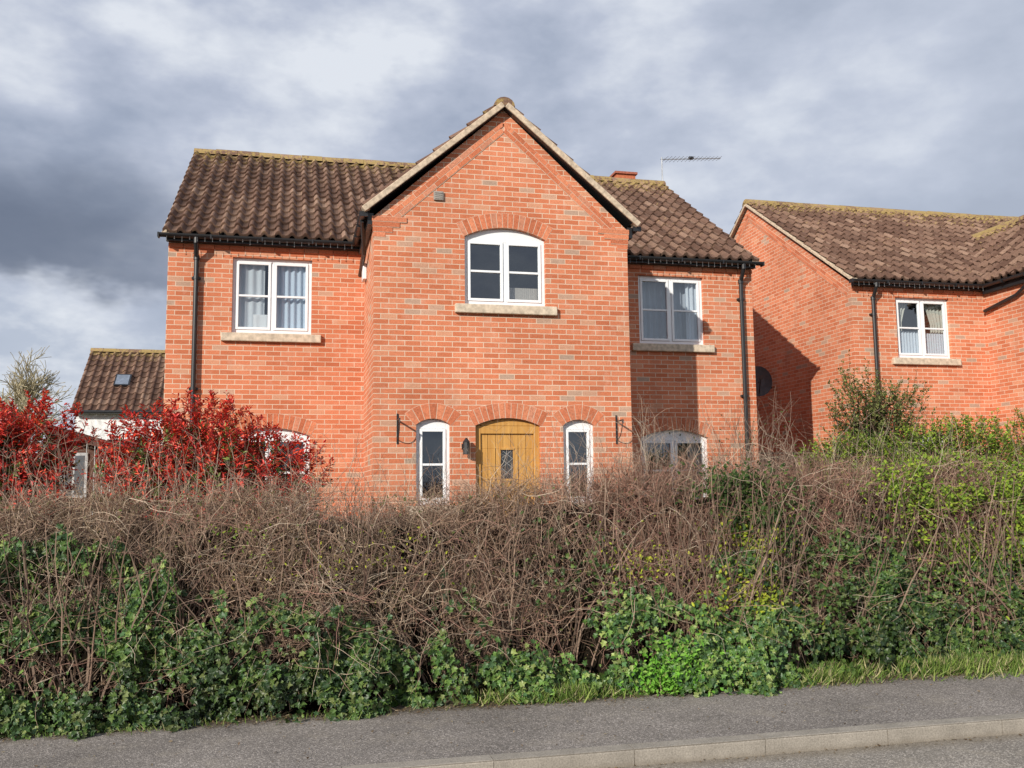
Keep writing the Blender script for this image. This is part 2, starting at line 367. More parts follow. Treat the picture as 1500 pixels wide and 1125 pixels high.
    K.box(X(XL-.02),X(GL),Y(YF)-.13,Y(YF)-.032,ZE-.09,ZE+.02);K.box(X(GR),X(XR+.02),Y(YF)-.13,Y(YF)-.032,ZE-.09,ZE+.02)
    K.box(X(GL-.09),X(GL-.012),Y(YG)+.0,Y(YF)-.08,5.40,5.56);K.box(X(GR+.012),X(GR+.09),Y(YG)+.0,Y(YF)-.08,5.40,5.56)
    for px in(-1.46,7.62):
        yp=Y(YF)-.06
        K.cyl((X(px),yp,ZG),(X(px),yp,ZE-.32),.036,12); K.cyl((X(px),yp,ZE-.33),(X(px),Y(YF)-.19,ZE-.12),.036,12); K.cyl((X(px),Y(YF)-.19,ZE-.13),(X(px),Y(YF)-.19,ZE-.04),.04,12)
        for z in(1.6,3.2,4.9): K.cyl((X(px),yp,z),(X(px),yp,z+.05),.044,12); K.box(X(px-.065),X(px+.065),yp+.01,yp+.058,z+.005,z+.04)
        K.cyl((X(px),yp,ZE-.36),(X(px),yp,ZE-.29),.046,12)
    K.cyl((X(GL-.15),Y(YG)+.2,ZE-.06),(X(GL-.07),Y(YG)+.9,ZE-.35),.034,10); K.cyl((X(GL-.07),Y(YG)+.9,ZE-.35),(X(GL-.07),Y(YF)-.08,ZE-.5),.034,10)
    K.obj('gutters_and_downpipes',BLK,E)
    Q=MB()
    for a,b in((XL,GL-.2),(GR+.2,XR)):
        x=a
        while x<b:
            l=random.choice([.02,.04,.06]); Q.box(X(x),X(x+.004),Y(YF)-.25,Y(YF)-.246,ZE-.06-l,ZE-.05); Q.box(X(x-.003),X(x+.007),Y(YF)-.253,Y(YF)-.243,ZE-.075-l,ZE-.06-l); x+=.11
    Q.obj('string_lights',simple('string_light_grey',(.15,.15,.15),.4),E)
    O=MB(); x0,x1=X(2.52),X(3.47); y0=Y(YG)+.06; O.box(x0,x0+.085,y0,y0+.08,.45,2.56);O.box(x1-.085,x1,y0,y0+.08,.45,2.56)
    O.box(x0+.085,x1-.085,y0,y0+.08,2.45,2.56); p,_=arch_pts(x0,x1,2.563,.107); O.prism([(a,y0+.004,b) for a,b in p],(0,.06,0))
    n=7; w=(x1-x0-.17)/n; cx=(x0+x1)/2
    for i in range(n):
        a=x0+.085+i*w
        for za,zb in((.47,1.80),(1.80,2.24),(2.24,2.448)):
            if za==1.80 and a+w>cx-.11 and a<cx+.11: continue
            O.box(a+.003,a+w-.003,y0+.03,y0+.07,za,zb)
    O.box(cx-.16,cx-.09,y0+.028,y0+.072,1.80,2.24);O.box(cx+.09,cx+.16,y0+.028,y0+.072,1.80,2.24)
    O.box(cx-.11,cx+.11,y0+.018,y0+.06,1.775,1.81);O.box(cx-.11,cx+.11,y0+.018,y0+.06,2.22,2.255)
    O.obj('oak_door',OAK,E,.004)
    B=MB(); B.box(cx-.09,cx+.09,y0+.05,y0+.06,1.80,2.24); B.box(x0+.09,x1-.09,y0+.06,y0+.065,.47,2.45)
    B.obj('door_glazing',simple('dark_glass',(.03,.035,.04),.08,.6),E)
    B=MB()
    for sg in(1,-1): 
        for k in range(3): B.obox((cx-sg*.085,y0+.044,1.83+k*.13),(sg*.17,0,.13),(0,.004,0),(0,0,.009))
    B.obj('door_lead_cames',simple('lead',(.3,.3,.3),.5),E)
    if kind==0:
        A=MB()
        for bx in(1.42,4.62):
            xx=X(bx); yy=Y(YG)
            A.box(xx-.012,xx+.012,yy-.012,yy-.001,2.30,2.72); A.box(xx-.008,xx+.008,yy-.30,yy-.012,2.62,2.64)
            for k in range(8):
                t0,t1=k/8*1.57,(k+1)/8*1.57
                A.cyl((xx,yy-.02-.24*math.sin(t0),2.36+.26*(1-math.cos(t0))),(xx,yy-.02-.24*math.sin(t1),2.36+.26*(1-math.cos(t1))),.007,6)
            A.cyl((xx,yy-.29,2.63),(xx,yy-.31,2.58),.007,6)
        A.box(2.32,2.42,YG-.03,YG-.001,2.22,2.30); A.cyl((2.37,YG-.1,2.15),(2.37,YG-.1,2.32),.05,8); A.cyl((2.37,YG-.1,2.32),(2.37,YG-.1,2.38),.055,8,r1=.01)
        A.obj('wall_brackets_and_lantern',BLK,E)
        A=MB(); A.box(1.93,2.07,YG-.035,YG-.002,5.80,5.93)
        for k in range(4): A.box(1.945,2.055,YG-.045,YG-.034,5.815+k*.028,5.83+k*.028)
        A.obj('wall_vent',simple('vent_grey',(.30,.27,.24),.7),E,.004)
        A=MB(); A.box(GL-.06,GL-.002,14.15,14.4,4.9,5.15); A.obj('alarm_box',WHT,E,.01)
    A=MB()
    for k in range(5):
        A.box(X(7.0),X(7.45),Y(19.1),Y(19.5),7.9+k*.16,7.9+k*.16+.15,bcol())
    A.box(X(6.96),X(7.49),Y(19.06),Y(19.54),8.68,8.73,(.35,.12,.08)); A.obj('ridge_vent_stack',BR1,E)
    return E
H1=brick_house('brick_house',0,0,0)
H2=brick_house('brick_house',12.30,.87,1)
E=empty('television_aerial'); A=MB()
A.cyl((7.93,18.7,7.5),(7.93,18.7,8.98),.016,8)
A.cyl((7.9,18.7,8.93),(9.28,18.55,9.0),.010,6)
for k in range(15):
    t=k/14; x=8.0+1.25*t; z=8.935+.065*t; l=.20-.06*t; A.cyl((x,18.69-.13*t-l,z),(x,18.69-.13*t+l,z),.005,5); A.cyl((x,18.69-.13*t,z-.03),(x,18.69-.13*t,z+.035),.006,5)
A.obj('mast_and_boom',CHROME,E)
A=MB(); A.box(8.55,8.66,18.6,18.68,8.96,9.02); A.box(7.86,7.95,18.64,18.74,7.7,7.8); A.obj('junction_box',BLK,E,.01)
E=empty('satellite_dish'); A=MB(); c=Vector((10.0,18.6,3.95)); ax=Vector((-.35,-.9,.25)).normalized(); u=ax.cross(Vector((0,0,1))).normalized(); w=u.cross(ax)
vs=[c];
for r in(.5,1.0):
    for i in range(20):
        a=i*math.pi/10; vs.append(c+u*(.30*r*math.cos(a))+w*(.36*r*math.sin(a))+ax*(.07*r*r))
fs=[(0,1+i,1+(i+1)%20) for i in range(20)]+[(1+i,21+i,21+(i+1)%20,1+(i+1)%20) for i in range(20)]
A.add(vs,fs); A.cyl(c,(10.41,18.75,3.85),.02,8); A.cyl(c-w*.3+ax*.05,c-w*.1+ax*.42,.012,6); A.box(c.x+ax.x*.42-.04,c.x+ax.x*.42+.04,c.y+ax.y*.42-.04,c.y+ax.y*.42+.04,c.z+.02,c.z+.1)
A.obj('dish',simple('dish_grey',(.05,.05,.055),.5),E)
# ------------------------------------------------------------------ background cottage (white walls)
E=empty('white_cottage')
W=MB(); x0,x1=-6.7,3.0; yf_,yr,ybk=31.8,34.3,36.8; ze,zr=4.28,6.6
F=MB();G=MB();R=MB()
hs=[]
for a in(-5.7,-3.2,0.):
    hs.append(opening(a,a+1.1,2.35,3.4,0)); win(F,G,R,a,a+1.1,2.35,3.4,yf_,0)
wall(W,[(x0,.3),(x1,.3),(x1,ze),(x0,ze)],hs,lambda x,z:(x,yf_,z),(0,.12,0))
for x in(x0,x1): W.poly([(x,yf_,.3),(x,ybk,.3),(x,ybk,ze),(x,yr,zr-.05),(x,yf_,ze)])
W.poly([(x0,ybk,.3),(x1,ybk,.3),(x1,ybk,ze),(x0,ybk,ze)])
W.obj('walls',simple('white_render',(.80,.80,.79),.9,.1),E); F.obj('window_frames',BLK,E); G.obj('glass',GLASS,E); R.obj('rooms',ROOM,E)
L=math.hypot(yr-yf_+.2,zr-ze)
pantiles('roof_front',(x0-.1,yf_-.2,ze),(1,0,0),(0,yr-yf_+.2,zr-ze),x1-x0+.2,L,E,tw=.25); pantiles('roof_back',(x1+.1,ybk+.2,ze),(-1,0,0),(0,-(yr-yf_+.2),zr-ze),x1-x0+.2,L,E,tw=.25)
A=MB(); ridge(A,(x0-.1,yr,zr+.04),(x1+.1,yr,zr+.04)); A.obj('ridge_tiles',TILE,E)
A=MB(); d=Vector((0,yr-yf_+.2,zr-ze)).normalized(); n=Vector((0,-d.z,d.y)); o=Vector((-5.75,yf_-.2,ze))+d*1.35
A.obox(o+n*.04,(.5,0,0),d*.65,n*.06); A.obj('skylight_frame',BLK,E)
A=MB(); A.obox(o+n*.1+Vector((.05,0,0))+d*.05,(.4,0,0),d*.55,n*.004); A.obj('skylight_glass',simple('skylight_glass',(.16,.19,.24),.15,.5),E)
A=MB(); A.cyl((x0-.1,yf_-.25,ze-.02),(x1+.1,yf_-.25,ze-.02),.055,8); A.cyl((-4.6,yf_-.06,.4),(-4.6,yf_-.06,ze-.1),.035,8); A.obj('gutter',BLK,E)
# shed with mono-pitch roof
E=empty('garden_shed'); A=MB(); sx0,sx1,sy0,sy1=-4.25,-2.55,18,20.5
x=sx0
while x<sx1-.01:
    t=(x-sx0)/(sx1-sx0); A.box(x,x+.125,sy0,sy0+.02,.4,2.78-.5*t); x+=.135
A.box(sx0,sx0+.03,sy0,sy1,.4,2.75);A.box(sx1-.03,sx1,sy0,sy1,.4,2.28)
A.obj('timber_walls',simple('shed_timber',(.10,.045,.03),.85),E)
A=MB(); A.obox((sx0-.2,sy0-.25,2.92),(sx1-sx0+.4,0,-.62),(0,2.9,0),(0,0,.06)); A.obj('roof',simple('shed_felt',(.075,.042,.034),.9,.1,25,.4),E)
A=MB(); A.obox((sx0-.2,sy0-.275,2.82),(sx1-sx0+.4,0,-.62),(0,.02,0),(0,0,.12)); A.obj('fascia',simple('shed_fascia',(.09,.04,.03),.8),E)
A=MB(); A.box(-4.0,-3.55,sy0-.03,sy0-.005,1.6,2.4); A.obj('shed_window_frame',simple('painted_wood_grey',(.45,.46,.46),.6),E)
A=MB(); A.box(-3.95,-3.80,sy0-.035,sy0-.031,1.65,2.35); A.box(-3.76,-3.60,sy0-.035,sy0-.031,1.65,2.35); A.obj('shed_window_glass',simple('shed_glass',(.1,.11,.12),.1,.6),E)
E=empty('timber_fence'); A=MB(); x=7.9
while x<10.4:
    A.box(x,x+.11,16.2+random.uniform(-.004,.004),16.22,.4,2.25+random.uniform(-.01,.01)); x+=.118
A.box(7.9,10.4,16.225,16.26,1.9,1.97); A.box(7.88,10.4,16.18,16.25,2.27,2.31); A.obj('boards',simple('fence_wood',(.16,.12,.09),.9,.1,20,.3),E)
# ------------------------------------------------------------------ ground, road, pavement, kerb
def ground_mat():
    m,nt,out=new_mat('garden_ground'); nb=NB(nt); co=nb.n('ShaderNodeTexCoord').outputs['Object']
    a=nb.noise(co,1.5,5); b=nb.noise(co,30,4,.7)
    c=nb.mix(nb.smooth(a,.4,.6),(.045,.07,.015),(.08,.06,.035)); c=nb.mix(1.,c,nb.ramp(b,[(.3,.6),(.7,1.4)]),'MULTIPLY')
    principled(nb,out,c,.95,b,.6,.03,.1); return m
prof=[(-400,-.14),(-3,-.14),(5.9,-.14),(7.0,-.14),(7.42,-.03),(7.7,.05),(8.6,.40),(9.2,.44),(30,.44),(60,.44),(400,.44)]
xs=[-400,-60,-20,-8,0,8,20,60,400]
vs=[(x,y,z) for y,z in prof for x in xs]; n=len(xs)
fs=[(j*n+i,j*n+i+1,(j+1)*n+i+1,(j+1)*n+i) for j in range(len(prof)-1) for i in range(n-1)]
fastmesh('ground',vs,[i for f in fs for i in f],[4]*len(fs),None,[ground_mat()])
def asphalt(name,base,dirt):
    m,nt,out=new_mat(name); nb=NB(nt); co=nb.n('ShaderNodeTexCoord').outputs['Object']
    vo=nb.n('ShaderNodeTexVoronoi',{'Vector':co,'Scale':120.}); sp=nb.ramp(nb.n('ShaderNodeSeparateColor',{0:vo.outputs['Color']}).outputs[0],[(0,.60),(.75,1.05),(1,2.0)])
    c=nb.mix(1.,base,sp,'MULTIPLY'); big=nb.noise(co,1.1,4); c=nb.mix(1.,c,nb.ramp(big,[(.3,.80),(.7,1.16)]),'MULTIPLY')
    fn=nb.noise(co,250,2); c=nb.mix(1.,c,nb.ramp(fn,[(.3,.75),(.7,1.25)]),'MULTIPLY')
    ds=nb.smooth(nb.noise(co,3.,5,.7),.50,.7); c=nb.mix(nb.math('MULTIPLY',ds,.4),c,dirt)
    sy=nb.n('ShaderNodeSeparateXYZ',{0:co}).outputs[1]
    e=nb.math('MULTIPLY',nb.smooth(nb.math('ADD',sy,nb.math('MULTIPLY',nb.math('SUBTRACT',nb.noise(co,5,4,.7),.5),.6)),7.05,7.35),.8)
    c=nb.mix(e,c,(.10,.075,.045))
    g=nb.math('MULTIPLY',nb.smooth(nb.math('ABSOLUTE',nb.math('SUBTRACT',nb.math('ADD',sy,nb.math('MULTIPLY',fn,.04)),5.78)),.16,.02),.55)
    c=nb.mix(g,c,(.22,.185,.14))
    principled(nb,out,c,.93,vo.outputs['Distance'],.6,.006,.12); return m
def sheet(name,x0,x1,y0,y1,z,mat):
    mb=MB(); mb.poly([(x0,y0,z),(x1,y0,z),(x1,y1,z),(x0,y1,z)]); return mb.obj(name,mat)
sheet('road',-300,300,-2.2,5.80,-.10,asphalt('road_asphalt',(.285,.255,.22),(.36,.315,.25)))
PV=MB(); PV.box(-300,300,5.925,7.62,-.12,0); PV.obj('pavement',asphalt('pavement_asphalt',(.245,.218,.196),(.32,.28,.23)))
K=MB(); x=-60.0
while x<80:
    dz=random.uniform(-.001,.001); z1=.004+dz; k=random.uniform(.95,1.05)
    pts=[(x,5.80,-.13),(x,5.80,z1-.014),(x,5.804,z1-.005),(x,5.814,z1),(x,5.926,z1),(x,5.926,-.13)]
    K.prism(pts,(.908,0,0),(.31*k,.278*k,.235*k)); x+=.914
K.box(-60,80,5.803,5.925,-.13,.0015,(.20,.175,.145))
def kerbmat():
    m,nt,out=new_mat('kerb_concrete'); nb=NB(nt); co=nb.n('ShaderNodeTexCoord').outputs['Object']
    a=nb.noise(co,5,5,.7); b=nb.noise(co,90,3,.7); c=nb.n('ShaderNodeAttribute',attribute_name='Col').outputs[0]
    c=nb.mix(1.,c,nb.ramp(a,[(.3,.8),(.7,1.12)]),'MULTIPLY'); c=nb.mix(1.,c,nb.ramp(b,[(.3,.7),(.7,1.3)]),'MULTIPLY')
    z=nb.n('ShaderNodeSeparateXYZ',{0:co}).outputs[2]
    c=nb.mix(nb.math('MULTIPLY',nb.smooth(nb.math('ADD',z,nb.math('MULTIPLY',a,.05)),-.03,-.08),.45),c,(.17,.14,.105))
    principled(nb,out,c,.9,b,.4,.004,.2); return m
K.obj('kerb',kerbmat())
# ------------------------------------------------------------------ vegetation tools
class SN:
    def __init__(s,seed,scale):
        r=np.random.default_rng(seed); s.k=r.normal(size=(9,3))*scale; s.p=r.uniform(0,6.28,9); s.a=1/np.sqrt(1+np.arange(9)*.3)
    def __call__(s,p): return (np.sin(p@s.k.T+s.p)*s.a).sum(1)/2.6
def norm(a): return a/np.maximum(np.linalg.norm(a,axis=-1,keepdims=True),1e-9)
def tubes(P,R,C):
    N,K,_=P.shape; t=norm(P[:,-1]-P[:,0]); a=norm(np.cross(t,rng.normal(size=(N,3)))); b=np.cross(t,a)
    V=np.empty((N,K,3,3),np.float32)
    for s in range(3):
        an=s*2.0944; V[:,:,s]=P+R[...,None]*(math.cos(an)*a+math.sin(an)*b)[:,None]
    base=(np.arange(N)*K*3)[:,None,None]; k=(np.arange(K-1)*3)[None,:,None]; s=np.arange(3)[None,None,:]; s2=(s+1)%3
    f=np.stack([base+k+s,base+k+s2,base+k+3+s2,base+k+3+s],-1).reshape(-1)
    return V.reshape(-1,3),f,np.full(len(f)//4,4),np.repeat(C,K*3,0)
IVY=(np.array([[0,0,0],[.05,.42,.04],[.38,.30,.06],[.52,.52,.02],[.66,.2,.05],[1.05,0,-.04],[.66,-.2,.05],[.52,-.52,.02],[.38,-.30,.06],[.05,-.42,.04],[.4,0,-.05]]),[(10,i,(i+1)%10) for i in range(10)])
OVAL=(np.array([[0,0,0],[.3,.24,.05],[.65,.22,.05],[1,0,-.06],[.65,-.22,.05],[.3,-.24,.05]]),[(0,1,2,3),(0,3,4,5)])
LONG=(np.array([[0,0,0],[.35,.17,.05],[.7,.15,.03],[1,0,-.1],[.7,-.15,.03],[.35,-.17,.05]]),[(0,1,2,3),(0,3,4,5)])
BLADE=(np.array([[0,.04,0],[0,-.04,0],[.5,.03,.08],[.5,-.03,.08],[1,0,.3]]),[(0,1,3,2),(2,3,4)])
def leaves(P,D,Nn,S,C,tpl):
    T,F=tpl; N=len(P); D=norm(D); Sd=norm(np.cross(Nn,D)); Nn=np.cross(D,Sd)
    S=np.asarray(S)[:,None,None]
    V=P[:,None]+S*(T[None,:,0:1]*D[:,None]+T[None,:,1:2]*Sd[:,None]+T[None,:,2:3]*Nn[:,None])
    M=len(T); flat=np.array([i for f in F for i in f]); cn=np.array([len(f) for f in F])
    f=(np.arange(N)[:,None]*M+flat[None]).reshape(-1)
    return V.reshape(-1,3),f,np.tile(cn,N),np.repeat(C,M,0)
class Geo:
    def __init__(s): s.V=[];s.F=[];s.N=[];s.C=[];s.M=[];s.o=0
    def add(s,q,mi=0):
        V,f,n,C=q; s.V.append(V);s.F.append(f+s.o);s.N.append(n);s.C.append(C);s.M.append(np.full(len(n),mi)); s.o+=len(V)
    def obj(s,name,mats,smooth=True): return fastmesh(name,np.concatenate(s.V),np.concatenate(s.F),np.concatenate(s.N),np.concatenate(s.C),mats,smooth,np.concatenate(s.M))
LEAF=attr_mat('leaf_gloss',.46,.38); LEAFD=attr_mat('leaf_matt',.6,.3,.3); TWIG=attr_mat('twig_bark',.9,.1)
def paths(P0,D0,L,K,wob,bias=(0,0,0)):
    N=len(P0); P=np.empty((N,K,3)); P[:,0]=P0; d=norm(D0); st=(L/(K-1))[:,None]; b=np.array(bias)
    for k in range(1,K): d=norm(d+rng.normal(size=(N,3))*wob+b); P[:,k]=P[:,k-1]+d*st
    return P
def pal(cols,N,j=.15):
    c=np.array(cols)[rng.integers(0,len(cols),N)]; return c*(1+rng.normal(size=(N,1))*j).clip(.5,1.6)
HX=[-9,-2.28,-.7,.4,1.02,2.2,2.95,3.8,5.09,6.2,7.48,14]; HZ=[1.56,1.60,1.64,1.70,1.68,1.70,1.76,1.78,1.74,1.80,1.78,1.76]
n1=SN(1,1.3);n2=SN(2,4.);n3=SN(3,9.);n4=SN(4,6.);n5=SN(8,2.6)
def p3(x,z,o=0): return np.stack([x,x*0+o,z],1)
def ht(x): 
    p=p3(x,x*0); return np.interp(x,HX,HZ)+.07*n2(p)+.05*n3(p)
def yf(x,z):
    p=p3(x,z,3); return 7.50+.50*np.clip(z/1.7,0,1.3)**1.4+.14*n1(p)+.15*n2(p)+.07*n3(p)
XA,XB=-5.,10.
def rx(N):
    u=rng.random(N); return np.where(u<.86,rng.uniform(-2.6,7.6,N),rng.uniform(XA,XB,N))
G=Geo()
N=38000; x=rx(N); h=ht(x); z=h*rng.random(N)**.60*.98+.02
keep=rng.random(N)<np.clip(.60+.95*n4(p3(x,z*1.1,9)),.10,1); x,h,z=x[keep],h[keep],z[keep]; N=len(x)
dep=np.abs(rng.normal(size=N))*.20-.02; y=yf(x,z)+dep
P0=np.stack([x,y,z],1)
kind=rng.random(N)
D0=np.where((kind<.45)[:,None],np.stack([rng.normal(size=N)*.45,rng.normal(size=N)*.35-.1,np.ones(N)],1),rng.normal(size=(N,3))*np.array([1,.5,.8]))
L=rng.uniform(.10,.42,N); P=paths(P0,D0,L,6,.40)
over=(P[:,:,2]-(h[:,None]+.12)); P[:,:,2]-=np.clip(over,0,None)*.7
R=(rng.uniform(.0011,.0034,N)[:,None]*np.linspace(1,.45,6)[None])
dark=np.clip(1.12-dep*2.2,.25,1.12)[:,None]  # twigs deeper in the hedge coloured darker, painted inner shade
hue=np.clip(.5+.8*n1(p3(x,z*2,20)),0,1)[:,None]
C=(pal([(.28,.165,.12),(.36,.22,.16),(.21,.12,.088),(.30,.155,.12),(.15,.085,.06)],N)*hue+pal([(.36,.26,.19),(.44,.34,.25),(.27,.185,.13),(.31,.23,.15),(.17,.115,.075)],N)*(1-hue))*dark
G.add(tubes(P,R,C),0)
N=2400; x=rx(N); h=ht(x); z=h*rng.uniform(.25,.98,N); y=yf(x,z)+rng.uniform(-.10,.08,N)
P=paths(np.stack([x,y,z],1),np.stack([rng.normal(size=N)*.8,-.1-rng.random(N)*.15,rng.normal(size=N)*.7+.5],1),rng.uniform(.35,.85,N),9,.28,(0,.02,-.10))
P[:,:,2]=np.clip(P[:,:,2],.02,None)
G.add(tubes(P,rng.uniform(.0014,.0032,N)[:,None]*np.linspace(1,.4,9)[None],pal([(.38,.27,.20),(.28,.18,.13),(.46,.37,.28),(.32,.18,.14)],N)),0)
N=1200; x=rx(N); y=yf(x,x*0)+rng.uniform(.1,.7,N)
P=paths(np.stack([x,y,y*0+.05],1),np.stack([rng.normal(size=N)*.2,rng.normal(size=N)*.1,np.ones(N)],1),ht(x)*rng.uniform(.7,1.0,N),8,.10)
G.add(tubes(P,rng.uniform(.005,.012,N)[:,None]*np.linspace(1,.35,8)[None],pal([(.15,.10,.075),(.22,.155,.115)],N)),0)
N=5000; x=rx(N); h=ht(x); y=yf(x,h)+rng.uniform(-.05,.6,N)
P=paths(np.stack([x,y,h-.25],1),np.stack([rng.normal(size=N)*.4,rng.normal(size=N)*.3,np.ones(N)],1),rng.uniform(.18,.44,N)*(1+.35*n3(p3(x,x*0,70))),6,.26)
G.add(tubes(P,rng.uniform(.0012,.0028,N)[:,None]*np.linspace(1,.4,6)[None],pal([(.30,.20,.15),(.40,.28,.21),(.24,.15,.11)],N)),0)
ctr=[(-1.9,.35,50),(-1.0,.4,44),(.35,.5,56),(1.3,.25,16),(2.1,.35,24),(3.35,.42,95),(4.25,.3,20),(5.2,.3,24),(6.4,.4,16),(-4,.6,20),(9,1,20)]
xs_=np.concatenate([rng.normal(c,s,k) for c,s,k in ctr]); N=len(xs_)
P=paths(np.stack([xs_,rng.uniform(8.1,8.8,N),ht(xs_)-.3],1),np.stack([rng.normal(size=N)*.16,rng.normal(size=N)*.1,np.ones(N)],1),rng.uniform(.4,.95,N),8,.09)
G.add(tubes(P,rng.uniform(.0018,.0032,N)[:,None]*np.linspace(1,.4,8)[None],pal([(.42,.34,.26),(.28,.20,.15)],N)),0)
idx=rng.integers(0,N,N*7); kk=rng.integers(2,8,N*7); b=P[idx,kk]
Pb=paths(b,np.stack([rng.normal(size=N*7),rng.normal(size=N*7),.5+rng.random(N*7)],1),rng.uniform(.06,.25,N*7),4,.15)
G.add(tubes(Pb,np.full((N*7,4),.0012)*np.linspace(1,.5,4),pal([(.42,.34,.26),(.28,.20,.15)],N*7)),0)
# ---- leaves on hedge
def facing(N,up=.35): return norm(np.stack([rng.normal(size=N)*.6-.35,-1+rng.normal(size=N)*.5,up+rng.normal(size=N)*.55],1))
def ivycov(x,z):
    top=np.interp(x,[-9,-1.8,-.9,-.2,.6,1.4,2.0,2.6,3.4,4.4,5.2,6,7,14],[1.42,1.42,1.34,1.16,1.02,.82,.72,.66,.66,.80,1.0,.9,.9,.9])
    p=p3(x,z,5); return np.clip((top+.36*n5(p)+.20*n3(p)-z)*2.6,0,1)
N=105000; x=rx(N); z=rng.random(N)**1.0*1.75; keep=rng.random(N)<ivycov(x,z)*np.clip(.66+1.0*n4(p3(x,z*1.2,31)),.05,1)*np.where((x>4.3)&(z<.18),.35,1); x,z=x[keep],z[keep]; N=len(x)
skirt=np.exp(-z/.25)
y=yf(x,z)-.13+np.abs(rng.normal(size=N))*.09-.16*skirt*(1+.35*n2(p3(x,x*0)))*np.where(x>4.3,.2,1)
D=np.stack([rng.normal(size=N)*.8,rng.normal(size=N)*.3-.25,-.8+rng.normal(size=N)*.6],1)
br=np.clip(1+.45*n2(p3(x,z*1.5,44)),.45,1.5)[:,None]
G.add(leaves(np.stack([x,y,z],1),D,facing(N,.45),rng.uniform(.026,.062,N),pal([(.032,.072,.016),(.050,.102,.020),(.075,.138,.026),(.040,.085,.030),(.105,.165,.036),(.14,.175,.05),(.028,.062,.014)],N,.22)*br,IVY),1)
YG_=[(.30,.36,.03),(.38,.42,.035),(.22,.29,.03),(.46,.47,.05)]; DG_=[(.035,.07,.016),(.055,.10,.023),(.085,.13,.03)]; MG_=[(.16,.25,.03),(.23,.33,.035),(.31,.40,.04),(.12,.19,.028)]
for (cx,cz,ax_,az,cnt,pl,tp,s0,s1) in[
 (4.05,1.50,.42,.25,2400,DG_,OVAL,.035,.06),(3.85,.85,.40,.36,1200,YG_,OVAL,.03,.05),(4.0,1.15,.35,.2,300,YG_,OVAL,.03,.045),(4.9,.9,.6,.36,2000,DG_,IVY,.03,.06),
 (6.75,1.35,.75,.5,7000,MG_,OVAL,.028,.056),(8.4,1.35,1.0,.5,2800,MG_,OVAL,.028,.05),(5.75,1.60,.45,.25,1600,MG_,OVAL,.025,.05),
 (3.0,1.05,.35,.2,300,YG_,OVAL,.02,.04),(.5,1.1,.6,.2,260,YG_,OVAL,.02,.035),(-.2,1.3,.4,.15,160,MG_,OVAL,.02,.04),(2.3,1.0,.5,.3,300,DG_,IVY,.03,.05),(6.6,.75,.8,.3,1200,DG_,IVY,.03,.055)]:
    x=cx+rng.normal(size=cnt)*ax_*.62; z=(cz+rng.normal(size=cnt)*az*.62)
    keep=rng.random(cnt)<np.clip(.7+.9*n4(p3(x,z*1.3,77)),.15,1); x,z=x[keep],z[keep]
    z=np.minimum(z,ht(x)+.12*rng.random(len(x))); ok=z>.05; x,z=x[ok],z[ok]; m=len(x)
    y=yf(x,z)-.16+np.abs(rng.normal(size=m))*.12
    G.add(leaves(np.stack([x,y,z],1),rng.normal(size=(m,3))+np.array([0,-.2,.4]),facing(m,.6),rng.uniform(s0,s1,m),pal(pl,m,.2),tp),2 if tp is OVAL else 1)
N=6200; x=rx(N); z=rng.uniform(.2,1.75,N); z=np.minimum(z,ht(x)); y=yf(x,z)+rng.uniform(-.08,.12,N)
G.add(leaves(np.stack([x,y,z],1),rng.normal(size=(N,3)),facing(N),rng.uniform(.012,.036,N),pal([(.24,.17,.09),(.13,.16,.04),(.34,.24,.15),(.20,.12,.07),(.08,.12,.03)],N,.2),OVAL),2)
hedge=G.obj('hedge',[TWIG,LEAF,LEAFD],False)
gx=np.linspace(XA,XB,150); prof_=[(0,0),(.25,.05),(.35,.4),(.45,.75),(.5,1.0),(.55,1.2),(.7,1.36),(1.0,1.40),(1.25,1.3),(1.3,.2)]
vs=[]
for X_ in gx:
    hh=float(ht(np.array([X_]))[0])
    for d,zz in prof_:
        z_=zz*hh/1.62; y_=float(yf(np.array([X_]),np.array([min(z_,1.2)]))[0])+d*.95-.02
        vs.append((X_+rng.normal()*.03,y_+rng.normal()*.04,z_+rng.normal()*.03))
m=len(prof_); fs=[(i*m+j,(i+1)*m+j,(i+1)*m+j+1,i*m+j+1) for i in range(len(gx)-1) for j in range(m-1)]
core=fastmesh('hedge_shade_fill',vs,[i for f in fs for i in f],[4]*len(fs),None,[simple('hedge_core_shade',(.018,.014,.010),1.,.0,30,.5,.05)]); core.parent=hedge  # added dark sheet; its near-black colour stands in for shade inside the hedge
# ---- grass verge & weeds
G=Geo()
def grass(cx,cy,sx,sy,n,l0,l1,pl,thr=None):
    x=cx+rng.normal(size=n)*sx; y=cy+rng.normal(size=n)*sy
    if thr is not None: k=rng.random(n)<np.clip(.55+1.3*n4(p3(x*.8,y*2,60)),.08,1); x,y=x[k],y[k]; n=len(x)
    z=np.interp(y,[7,7.42,7.7,8.2],[0,0,.05,.3])
    D=np.stack([rng.normal(size=n)*.6,rng.normal(size=n)*.5-.25,np.ones(n)],1)
    G.add(leaves(np.stack([x,y,z],1),D,rng.normal(size=(n,3)),rng.uniform(l0,l1,n),pal(pl,n,.2),BLADE),0)
GP=[(.14,.23,.04),(.20,.29,.055),(.27,.33,.09),(.10,.17,.035),(.40,.36,.19)]
grass(2.05,7.36,.26,.08,2400,.05,.15,GP); grass(4.4,7.40,.8,.09,4500,.04,.13,GP,1); grass(6.2,7.38,.9,.13,14000,.04,.17,GP,1); grass(8.5,7.4,1.0,.14,6000,.05,.17,GP,1); grass(3.1,7.38,.4,.07,1200,.05,.12,GP); grass(-.5,7.22,1.2,.05,600,.03,.08,GP,1)
